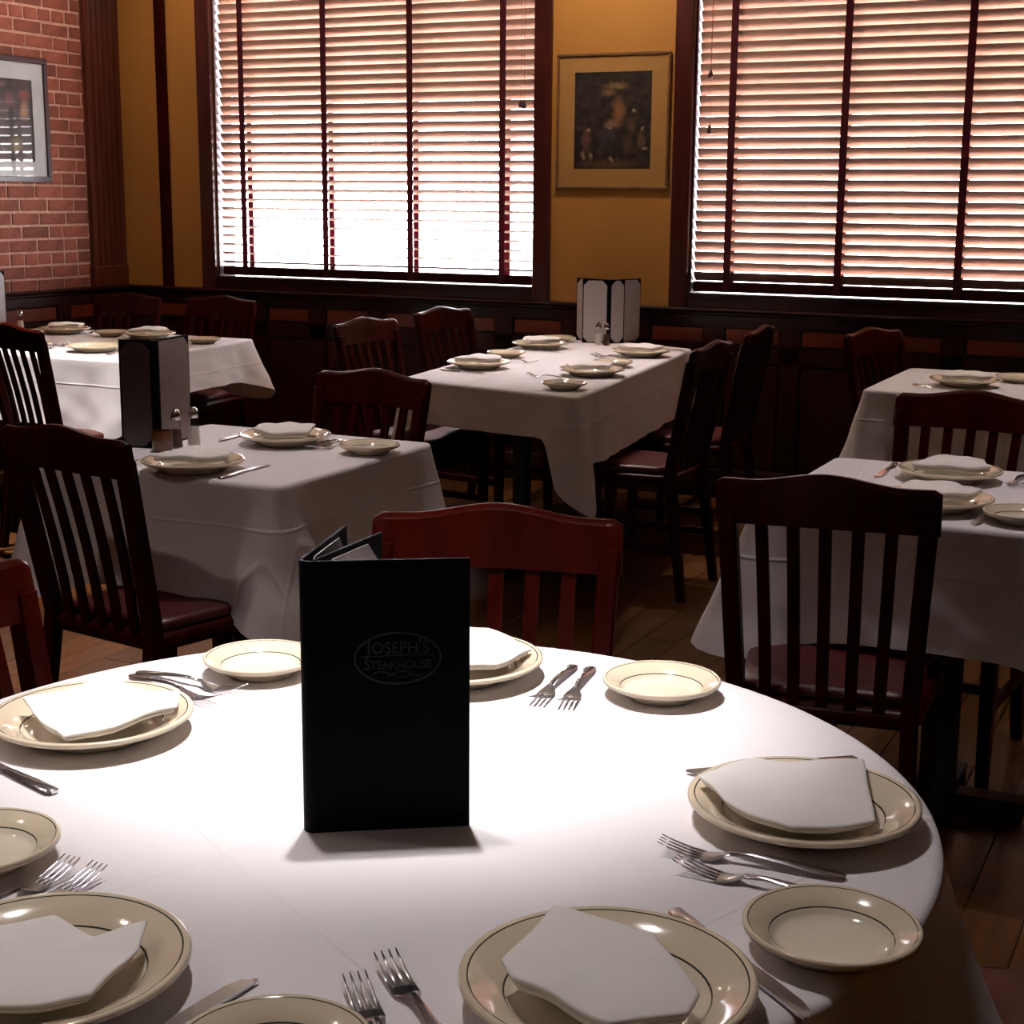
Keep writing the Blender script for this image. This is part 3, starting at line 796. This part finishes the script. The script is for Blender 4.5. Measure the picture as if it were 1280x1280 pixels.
# ------------------------------------------------------------------ cutlery
def sweep(stations):
    """stations: (y, half width, z centre, half thickness)"""
    secs = []
    for y, w, z, t in stations:
        secs.append([(-w, y, z), (-w * 0.6, y, z + t), (w * 0.6, y, z + t), (w, y, z), (w * 0.6, y, z - t), (-w * 0.6, y, z - t)])
    return secs
def make_fork():
    r = empty('fork')
    MB().loft(sweep([(0.0, 0.004, 0.0025, 0.001), (0.006, 0.0085, 0.003, 0.0014), (0.03, 0.0090, 0.005, 0.0018), (0.06, 0.0060, 0.0085, 0.002), (0.095, 0.0035, 0.0105, 0.002), (0.118, 0.0034, 0.0085, 0.002)])).build('handle', M['steel'], r, True, 50)
    MB().loft(sweep([(0.117, 0.0034, 0.0086, 0.0018), (0.124, 0.008, 0.0055, 0.0012), (0.132, 0.0118, 0.0028, 0.001), (0.145, 0.0122, 0.002, 0.0009)])).build('head', M['steel'], r, True, 50)
    tm = MB().loft(sweep([(0.143, 0.0021, 0.002, 0.0009), (0.16, 0.0019, 0.0045, 0.0009), (0.178, 0.0015, 0.0095, 0.0008), (0.190, 0.0007, 0.014, 0.0005)])).mesh('tine', True)
    tm.materials.append(M['steel'])
    for k in range(4):
        o = link('tine', tm, r); o.location.x = (k - 1.5) * 0.0066
    return r
def make_knife():
    r = empty('knife')
    MB().loft(sweep([(0.0, 0.004, 0.0032, 0.002), (0.004, 0.0085, 0.0034, 0.003), (0.04, 0.0085, 0.0034, 0.0032), (0.085, 0.0062, 0.0034, 0.003), (0.098, 0.0055, 0.0034, 0.0024)])).build('handle', M['steel'], r, True, 50)
    secs = []
    for y, a, b_ in ((0.097, -0.0052, 0.0052), (0.110, -0.0085, 0.0062), (0.15, -0.0105, 0.0068), (0.19, -0.0105, 0.0066), (0.206, -0.007, 0.0062), (0.214, 0.001, 0.0056)):
        secs.append([(a, y, 0.0033), (b_, y, 0.0020), (b_, y, 0.0046), (a, y, 0.0036)])
    MB().loft(secs).build('blade', M['steel'], r)
    return r
FORK, KNIFE = Proto(make_fork()), Proto(make_knife())
def fork(tip, end, label, dz=0.0008):
    f = FORK.get(); t, e = Vector(tip), Vector(end); d = (t - e).normalized()
    p = t - d * 0.19
    f.location = (p.x, p.y, TZ + dz); f.rotation_euler = (0, 0, atan2(d.y, d.x) - pi / 2)
    return tag(f, label, 'fork', 'steel dinner forks')
def knife(end, tip, label, dz=0.0008):
    k = KNIFE.get(); e, t = Vector(end), Vector(tip); d = (t - e).normalized()
    k.location = (e.x, e.y, TZ + dz); k.rotation_euler = (0, 0, atan2(d.y, d.x) - pi / 2)
    return tag(k, label, 'knife', 'steel table knives')

# ---- round front table
plate('d', -0.399, 1.567, 'dinner plate with napkin at the right rim of the round table')
plate('b', -0.298, 1.295, 'empty bread plate at the right edge of the round table')
plate('d', -0.442, 1.111, 'dinner plate with napkin cut by the bottom edge, centre front')
plate('b', -0.632, 0.895, 'bread plate barely showing at the bottom edge left of the forks')
plate('d', -0.885, 0.921, 'dinner plate with napkin in the lower left corner')
plate('b', -1.121, 1.088, 'bread plate cut by the left edge below the spotlit plate')
plate('d', -1.277, 1.440, 'spotlit dinner plate with napkin at the left of the round table')
plate('b', -1.235, 1.746, 'blown-out white bread plate just left of the standing menu')
plate('d', -0.985, 1.862, 'blown-out dinner plate half hidden behind the standing menu')
plate('b', -0.690, 1.909, 'bread plate at the back of the round table right of the two forks')
napkin(-0.399, 1.567, [(-0.512, 1.542), (-0.478, 1.634), (-0.359, 1.676), (-0.307, 1.507), (-0.382, 1.456), (-0.464, 1.487)], 'folded napkin on the right-rim dinner plate of the round table', 1)
napkin(-0.442, 1.111, [(-0.526, 1.187), (-0.423, 1.172), (-0.356, 1.098), (-0.353, 1.059), (-0.402, 1.014), (-0.501, 1.047), (-0.522, 1.07)], 'folded napkin on the plate at centre front', 2, h=0.018)
napkin(-0.885, 0.921, [(-0.975, 0.900), (-0.918, 0.974), (-0.861, 0.968), (-0.834, 0.999), (-0.806, 0.952), (-0.785, 0.869), (-0.848, 0.827), (-0.93, 0.84)], 'folded napkin on the plate in the lower left corner', 3)
napkin(-1.277, 1.440, [(-1.359, 1.406), (-1.329, 1.530), (-1.199, 1.517), (-1.165, 1.468), (-1.223, 1.328)], 'spotlit folded napkin on the left plate of the round table', 4)
napkin(-0.985, 1.862, [(-1.055, 1.931), (-0.983, 1.965), (-0.889, 1.917), (-0.89, 1.803), (-0.96, 1.762)], 'overexposed folded napkin behind the standing menu', 5)
fork((-0.813, 1.763), (-0.840, 1.957), 'left one of the two forks right of the standing menu')
fork((-0.773, 1.769), (-0.816, 1.969), 'right one of the two forks right of the standing menu')
fork((-1.180, 1.627), (-1.37, 1.640), 'farther of two glaring forks between the spotlit plates at left')
fork((-1.185, 1.572), (-1.37, 1.625), 'nearer of two glaring forks between the spotlit plates at left', 0.0012)
fork((-1.012, 1.103), (-1.018, 0.92), 'left fork peeking over the lower left dinner plate')
fork((-0.977, 1.103), (-0.992, 0.92), 'right fork peeking over the lower left dinner plate')
fork((-0.636, 1.073), (-0.535, 0.985), 'upper one of two forks at the bottom edge')
fork((-0.640, 1.028), (-0.545, 0.935), 'lower one of two forks at the bottom edge')
fork((-0.506, 1.408), (-0.304, 1.428), 'farther of two forks above the right-hand bread plate')
fork((-0.476, 1.374), (-0.29, 1.366), 'nearer of two forks running under the right-hand bread plate')
knife((-1.163, 1.244), (-1.272, 1.274), 'knife with dark handle end at the left edge below the spotlit plate')
knife((-0.750, 0.785), (-0.722, 0.991), 'knife with bluish blade right of the lower left plate')
knife((-0.445, 1.281), (-0.268, 1.139), 'knife running under the rim of the centre front plate')
knife((-0.385, 1.757), (-0.559, 1.617), 'knife tip showing behind the right-rim dinner plate')
# ---- small square table at left
plate('d', -2.330, 3.031, 'dinner plate with napkin before the open brown menu')
plate('d', -2.367, 3.486, 'dinner plate at the far side of the small square table')
plate('b', -2.085, 3.462, 'bread plate at the right corner of the small square table')
napkin(-2.330, 3.031, GEN, 'rolled napkin on the plate before the open brown menu', 6, False, 0.3)
napkin(-2.367, 3.486, GEN, 'flat napkin on the far plate of the small square table', 7, False, 2.2)
knife((-2.173, 2.925), (-2.181, 3.119), 'knife at the near edge of the small square table')
knife((-2.54, 3.600), (-2.515, 3.40), 'knife left of the far plate on the small square table')
fork((-2.190, 3.375), (-2.205, 3.58), 'left fork between far plate and bread plate on the small square table')
fork((-2.222, 3.375), (-2.240, 3.58), 'right fork between far plate and bread plate on the small square table')
fork((-2.475, 3.10), (-2.468, 2.93), 'fork left of the napkin plate before the brown menu')
# ---- brick corner table
plate('d', -4.492, 5.197, 'spotlit dinner plate at the front of the brick-corner table')
plate('d', -4.690, 5.80, 'dinner plate with napkin above the brown menu, brick-corner table')
plate('d', -5.200, 5.80, 'dinner plate with napkin at the far left of the brick-corner table')
plate('b', -4.910, 5.80, 'bread plate between the two far plates of the brick-corner table')
plate('b', -4.315, 5.72, 'bread plate at the right end of the brick-corner table')
plate('b', -4.80, 5.16, 'bread plate half hidden behind the dark chair, brick-corner table')
napkin(-4.690, 5.80, GEN, 'napkin on the far plate above the brown menu', 8, False, 0.5)
napkin(-5.200, 5.80, GEN, 'napkin on the far left plate of the brick-corner table', 9, False, 1.2)
knife((-4.282, 5.019), (-4.345, 5.258), 'knife at the front right of the brick-corner table')
fork((-4.71, 5.27), (-4.675, 5.08), 'fork beside the spotlit plate on the brick-corner table')
fork((-5.02, 5.72), (-5.02, 5.90), 'fork right of the far left plate on the brick-corner table')
# ---- long table under the picture
L1 = [(-2.79, 5.43), (-2.36, 6.18), (-2.29, 5.42), (-2.915, 6.29)]
plate('d', -2.765, 5.43, 'nearer dinner plate with napkin on the left side of the long table')
plate('b', -2.855, 5.86, 'bread plate between the two left-hand plates of the long table')
plate('d', -2.895, 6.29, 'farther dinner plate with glinting napkin on the left side of the long table')
plate('b', -2.965, 6.63, 'farthest bread plate of the long table, against the menu')
plate('d', -2.375, 6.19, 'farther dinner plate on the right side of the long table, below the menu')
plate('b', -2.32, 5.74, 'bread plate between the two right-hand plates of the long table')
plate('d', -2.275, 5.42, 'nearer dinner plate with rolled napkin on the right side of the long table')
plate('b', -2.195, 4.98, 'bread plate at the near corner of the long table')
napkin(-2.765, 5.43, GEN, 'napkin on the nearer left plate of the long table', 10, False, 0.2)
napkin(-2.895, 6.29, GEN, 'glinting napkin on the farther left plate of the long table', 11, False, 1.0)
napkin(-2.375, 6.19, GEN, 'napkin on the farther right plate of the long table', 12, False, 3.0)
napkin(-2.275, 5.42, GEN, 'napkin on the nearer right plate of the long table', 13, False, 3.6)
knife((-2.823, 5.225), (-2.61, 5.185), 'knife at the near left end of the long table')
knife((-2.90, 6.10), (-2.70, 6.07), 'knife below the glinting napkin plate of the long table')
fork((-2.60, 5.63), (-2.78, 5.66), 'fork beyond the nearer left plate of the long table')
fork((-2.45, 5.21), (-2.27, 5.18), 'left fork behind the near corner bread plate of the long table')
fork((-2.52, 5.99), (-2.34, 5.95), 'nearer fork by the right-hand bread plates of the long table')
fork((-2.52, 6.03), (-2.34, 5.99), 'farther fork by the right-hand bread plates of the long table')
knife((-2.22, 6.40), (-2.42, 6.43), 'knife beyond the farther right plate of the long table')
# ---- right-hand table
plate('d', -0.646, 3.79, 'dinner plate with napkin at the far side of the right-hand table')
plate('d', -0.608, 3.416, 'dinner plate half hidden by the near-black chair at right')
plate('b', -0.415, 3.346, 'bread plate cut by the right edge on the right-hand table')
napkin(-0.646, 3.79, GEN, 'puffed napkin on the far plate of the right-hand table', 14, False, 0.1)
napkin(-0.608, 3.416, GEN, 'napkin on the plate half hidden by the near-black chair', 15, False, 0.6)
knife((-0.80, 3.90), (-0.80, 3.69), 'knife left of the far plate on the right-hand table')
fork((-0.492, 3.70), (-0.485, 3.89), 'left one of two forks right of the far plate, right-hand table')
fork((-0.462, 3.71), (-0.455, 3.90), 'right one of two forks right of the far plate, right-hand table')
fork((-0.478, 3.42), (-0.492, 3.248), 'fork at the near edge of the right-hand table')
# ---- far right table
plate('d', -0.955, 5.79, 'dinner plate with napkin on the far right table by the window')
plate('b', -0.80, 6.02, 'bread plate on the far right table by the window')
napkin(-0.955, 5.79, GEN, 'napkin on the plate of the far right table by the window', 16, False, 0.2)
knife((-1.11, 5.645), (-0.94, 5.53), 'knife before the plate on the far right table')

# ------------------------------------------------------------------ menus
def panel_box(p, d, w, th, h, side=1):
    """upright board from hinge p along unit direction d; thickness to the left (side=1) or right of d"""
    d = Vector(d).normalized(); nrm = Vector((-d.y, d.x)) * side
    a, b_ = Vector(p), Vector(p) + d * w
    q = [a, b_, b_ + nrm * th, a + nrm * th]
    c = 0.0008
    secs = []
    for z, k in ((0.0, 1), (c, 0), (h - c, 0), (h, 1)):
        cc = sum(q, Vector((0, 0))) / 4
        secs.append([(v.x + (cc.x - v.x) * (0.01 if k else 0), v.y + (cc.y - v.y) * (0.01 if k else 0), z) for v in q])
    return MB().loft(secs)
def page_sheet(p, d, w, h, off, side, m_in=0.006, corner=0.03):
    """sheet with clipped corners lying on a board, held by leather corners"""
    d = Vector(d).normalized(); nrm = Vector((-d.y, d.x)) * side
    o = [(m_in + corner, m_in), (w - m_in - corner, m_in), (w - m_in, m_in + corner), (w - m_in, h - m_in - corner), (w - m_in - corner, h - m_in), (m_in + corner, h - m_in), (m_in, h - m_in - corner), (m_in, m_in + corner)]
    secs = []
    for k in (off, off + 0.0008):
        secs.append([(p[0] + d.x * u + nrm.x * k, p[1] + d.y * u + nrm.y * k, v) for u, v in o])
    return MB().loft(secs)

# closed-looking menu standing on the round table
LX, LY = -0.855, 1.292
mr = empty('menu_folder', (LX, LY, TZ)); tag(mr, 'tall black menu folder with oval gold emblem standing on the round table', 'menu', 'standing menus')
MH = 0.294
df = Vector((cos(radians(33.5)), sin(radians(33.5)))); db = Vector((cos(radians(106)), sin(radians(106))))
FW = 0.164
# front cover faces the camera; its outside is to the right of df
p0 = Vector((0.0075, -0.0045))
panel_box(p0, df, FW, 0.0035, MH).build('front_cover', M['leather'], mr)
pb = Vector((-0.010, 0.004))
panel_box(pb, db, 0.165, 0.0035, MH, -1).build('back_cover', M['leather'], mr)
# rounded spine joining both covers
sp = []
for i in range(9):
    t = i / 8
    a = radians(33.5 - 90) * (1 - t) + radians(106 + 90 - 360) * t
    c_ = Vector((0.0015, 0.0050))
    sp.append((c_ + Vector((cos(a), sin(a))) * 0.0114, c_ + Vector((cos(a), sin(a))) * 0.0070))
ring = [p for p, q in sp] + [q for p, q in sp][::-1]
MB().loft([[(p.x, p.y, z) for p in ring] for z in (0.0, MH)]).build('spine', M['leather'], mr, True, 40)
# inner leaf and pages
dl = Vector((cos(radians(93)), sin(radians(93))))
pl = Vector((0.004, 0.010))
leaf = panel_box(pl, dl, 0.150, 0.003, MH - 0.002, 1).build('inner_leaf', M['leather'], mr)
page_sheet(pl, dl, 0.150, MH - 0.002, 0.0006, -1).build('page', M['page'], leaf)
page_sheet(p0, df, FW, MH, 0.0042, 1).build('page', M['page'], mr)
page_sheet(pb, db, 0.165, MH, 0.0042, -1).build('page', M['page'], mr)
# emblem on the front cover: plane coords (u along cover, v up), facing the right of df
nrm = Vector((df.y, -df.x))
def cover_pt(u, v, k=0.0007): return (p0.x + df.x * u + nrm.x * k, p0.y + df.y * u + nrm.y * k, v)
em = MB(); eu, ev, ea, eb = 0.089, 0.189, 0.0455, 0.0285
nn = 72; secs = []
for (s, k) in ((1.0, -0.0002), (1.0, 0.0006), (0.958, 0.0006), (0.958, -0.0002)):
    secs.append([cover_pt(eu + ea * s * cos(2 * pi * j / nn), ev + (eb - (1 - s) * 0.02) * s * sin(2 * pi * j / nn), k) for j in range(nn)])
em.loft(secs + [secs[0]], False)
emb = em.build('emblem_ring', M['gold'], mr)
def bar(u0, v0, u1, v1, w):
    d = Vector((u1 - u0, v1 - v0)).normalized(); n_ = Vector((-d.y, d.x)) * w / 2
    q = [(u0 + n_.x, v0 + n_.y), (u1 + n_.x, v1 + n_.y), (u1 - n_.x, v1 - n_.y), (u0 - n_.x, v0 - n_.y)]
    return [[cover_pt(u, v, k) for u, v in q] for k in (-0.0002, 0.0005)]
rule = MB(); rule.loft(bar(eu - 0.040, ev + 0.0025, eu + 0.038, ev + 0.0035, 0.0008)); rule.build('emblem_rule', M['gold'], mr)
sw = MB()
pts = [(eu - 0.026 + 0.052 * i / 14, ev - 0.0165 + 0.0018 * sin(i * 0.9) + 0.0015 * sin(i * 0.31)) for i in range(15)]
for a, b_ in zip(pts[:-1], pts[1:]): sw.loft(bar(a[0], a[1], b_[0], b_[1], 0.0011))
pts = [(eu - 0.012 + 0.03 * i / 8, ev - 0.0195 + 0.0014 * sin(i * 1.1)) for i in range(9)]
for a, b_ in zip(pts[:-1], pts[1:]): sw.loft(bar(a[0], a[1], b_[0], b_[1], 0.0008))
sw.build('emblem_flourish', M['gold'], mr)
def lettering(text, size, u, v, name, sx=1.0, caps=False):
    cu = bpy.data.curves.new(name, 'FONT'); cu.body = text; cu.size = size; cu.align_x = 'CENTER'; cu.extrude = 0.0004; cu.resolution_u = 3
    if caps:
        cu.small_caps_scale = 0.80
        for i in range(len(text)): cu.body_format[i].use_small_caps = True
    tmp = bpy.data.objects.new('tmp', cu); col.objects.link(tmp)
    bpy.context.view_layer.update()
    me = bpy.data.meshes.new_from_object(tmp.evaluated_get(bpy.context.evaluated_depsgraph_get()))
    bpy.data.objects.remove(tmp); bpy.data.curves.remove(cu)
    for vt in me.vertices:
        x_, y_, z_ = vt.co
        vt.co = cover_pt(u + x_ * sx, v + y_, 0.0003 + z_)
    me.materials.clear(); me.materials.append(M['gold'])
    return link(name, me, mr)
lettering("Joseph's", 0.0220, eu, ev + 0.0055, 'emblem_lettering', 0.92, True)
lettering("Steakhouse", 0.0165, eu, ev - 0.0115, 'emblem_lettering', 0.86, True)

def open_menu(loc, panels, h, label, sheets=None):
    """standing opened menu; panels = list of (start xy, angle deg, width, side of the page)"""
    r = empty('menu_folder', (loc[0], loc[1], TZ)); tag(r, label, 'menu', 'standing menus')
    MB().lathe([(0.004, 0.0), (0.0115, 0.001), (0.0115, h - 0.001), (0.004, h)], 12, (0.0, 0.006, 0)).build('spine', M['leather'], r, True, 40)
    for i, (p, a, w, side) in enumerate(panels):
        d = (cos(radians(a)), sin(radians(a)))
        c = panel_box(p, d, w, 0.0035, h, -side).build('cover' if i in (0, len(panels) - 1) else 'leaf', M['leather'], r)
        page_sheet(p, d, w, h, 0.0004, side, 0.005, 0.022).build('page', sheets[i] if sheets else M['page'], c)
    return r
# brown menu on the small square table: hinge away from us, pages face the camera, shade put into their colours
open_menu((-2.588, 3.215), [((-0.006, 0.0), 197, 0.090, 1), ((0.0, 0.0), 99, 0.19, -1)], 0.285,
          'open dark menu with shade-darkened pages standing on the small square table', [M['page_deep_shade'], M['page_half_shade']])
# menu on the long table: covers spread, leaves fanned
open_menu((-2.685, 6.587), [((-0.010, 0.004), 156, 0.21, 1), ((-0.006, -0.004), 192, 0.118, 1), ((0.006, -0.004), 52, 0.075, -1), ((0.010, 0.0), 70, 0.20, -1)], 0.29,
          'open menu with pale pages standing at the wall end of the long table')
open_menu((-5.66, 5.93 - 0.24), [((0.0, 0.0), 225, 0.15, 1), ((0.005, 0.0), 88, 0.2, -1)], 0.275, 'pale menu page cut by the left edge, on the brick-corner table')

# ------------------------------------------------------------------ shakers
def make_shaker(content):
    r = empty('shaker')
    MB().lathe([(0.017, 0.0), (0.0185, 0.004), (0.0165, 0.03), (0.0125, 0.07), (0.0115, 0.076)], 10).build('body', M['glass'], r)
    MB().lathe([(0.0155, 0.003), (0.0150, 0.02), (0.0128, 0.05)], 10).build('contents', content, r)
    MB().lathe([(0.0125, 0.074), (0.0135, 0.078), (0.0130, 0.088), (0.0105, 0.097), (0.005, 0.103), (0.001, 0.104)], 20).build('cap', M['chrome'], r, True)
    return r
SALT, PEP = Proto(make_shaker(M['salt'])), Proto(make_shaker(M['pepper']))
def shaker(pr, x, y, label):
    s = pr.get(); s.location = (x, y, TZ + 0.0005); tag(s, label, 'shaker', 'salt and pepper shakers')
shaker(SALT, -2.535, 3.305, 'salt shaker by the brown menu on the small square table')
shaker(PEP, -2.550, 3.250, 'pepper shaker by the brown menu on the small square table')
shaker(SALT, -2.70, 6.50, 'salt shaker before the menu on the long table')
shaker(PEP, -2.655, 6.485, 'pepper shaker before the menu on the long table')
shaker(SALT, -5.40, 5.72, 'salt shaker at the left edge on the brick-corner table')
jar = MB().lathe([(0.020, 0.0), (0.026, 0.004), (0.028, 0.03), (0.026, 0.055), (0.024, 0.055), (0.024, 0.010), (0.001, 0.008)], 24).build('candle_jar', M['amber'], None, True, 50)
jar.location = (-2.545, 3.185, TZ + 0.0005)
tag(jar, 'small amber glass jar before the brown menu', 'jar')

# ------------------------------------------------------------------ recessed ceiling lamps
def downlight(x, y, watts, size, color, label, blend=1.0, rad=0.05):
    r = empty('recessed_downlight', (x, y, ZC)); tag(r, label, 'ceiling light', 'recessed ceiling lamps')
    MB().lathe([(0.060, -0.001), (0.085, -0.001), (0.088, -0.006), (0.080, -0.009), (0.060, -0.006)], 32).build('trim_ring', M['white_metal'], r, True, 50)
    ld = bpy.data.lights.new('downlight_bulb', 'SPOT'); ld.energy = watts; ld.spot_size = radians(size); ld.spot_blend = blend
    ld.color = color; ld.shadow_soft_size = rad
    lo = bpy.data.objects.new('downlight_bulb', ld); col.objects.link(lo); lo.parent = r; lo.location = (0, 0, -0.03)
    return r
WARM = (1.0, 0.80, 0.62); NEU = (1.0, 0.92, 0.86)
downlight(-1.00, 1.72, 340, 37, (1.0, 0.94, 0.93), 'ceiling lamp above the round table', 1.0, 0.035)
downlight(-4.42, 4.70, 480, 38, NEU, 'ceiling lamp above the brick-corner table', 1.0, 0.035)
downlight(-2.35, 3.30, 70, 56, (1.0, 0.88, 0.88), 'ceiling lamp above the small square table')
downlight(-2.60, 5.70, 125, 56, (1.0, 0.88, 0.90), 'ceiling lamp above the long table')
downlight(-0.55, 3.60, 66, 56, (1.0, 0.88, 0.88), 'ceiling lamp above the right-hand table')
downlight(-0.70, 5.85, 56, 56, (1.0, 0.88, 0.84), 'ceiling lamp above the far right table')
downlight(-3.55, 3.70, 240, 44, WARM, 'ceiling lamp above the open floor at left')
downlight(-2.87, 6.30, 44, 150, WARM, 'ceiling lamp washing the wall between the windows', 0.4)
downlight(-5.00, 6.35, 17, 160, WARM, 'ceiling lamp washing the mustard corner', 0.4)
downlight(-5.68, 5.95, 7, 176, WARM, 'ceiling lamp washing the brick wall', 0.3)
downlight(-1.12, 1.52, 80, 78, (1.0, 0.92, 0.91), 'added wide lamp broadening the beam of the one above the round table', 1.0, 0.04)  # added lamp, stands in for the outer beam of the round-table spot
downlight(-2.70, 0.90, 46, 120, (1.0, 0.84, 0.74), 'unseen fill lamp added in the ceiling left of the camera')  # added fill, brightens the cloth sides that face the camera
downlight(-2.00, -0.60, 40, 120, (1.0, 0.84, 0.76), 'unseen fill lamp added in the ceiling behind the camera')  # second added fill, for the front cloth of the tables further back
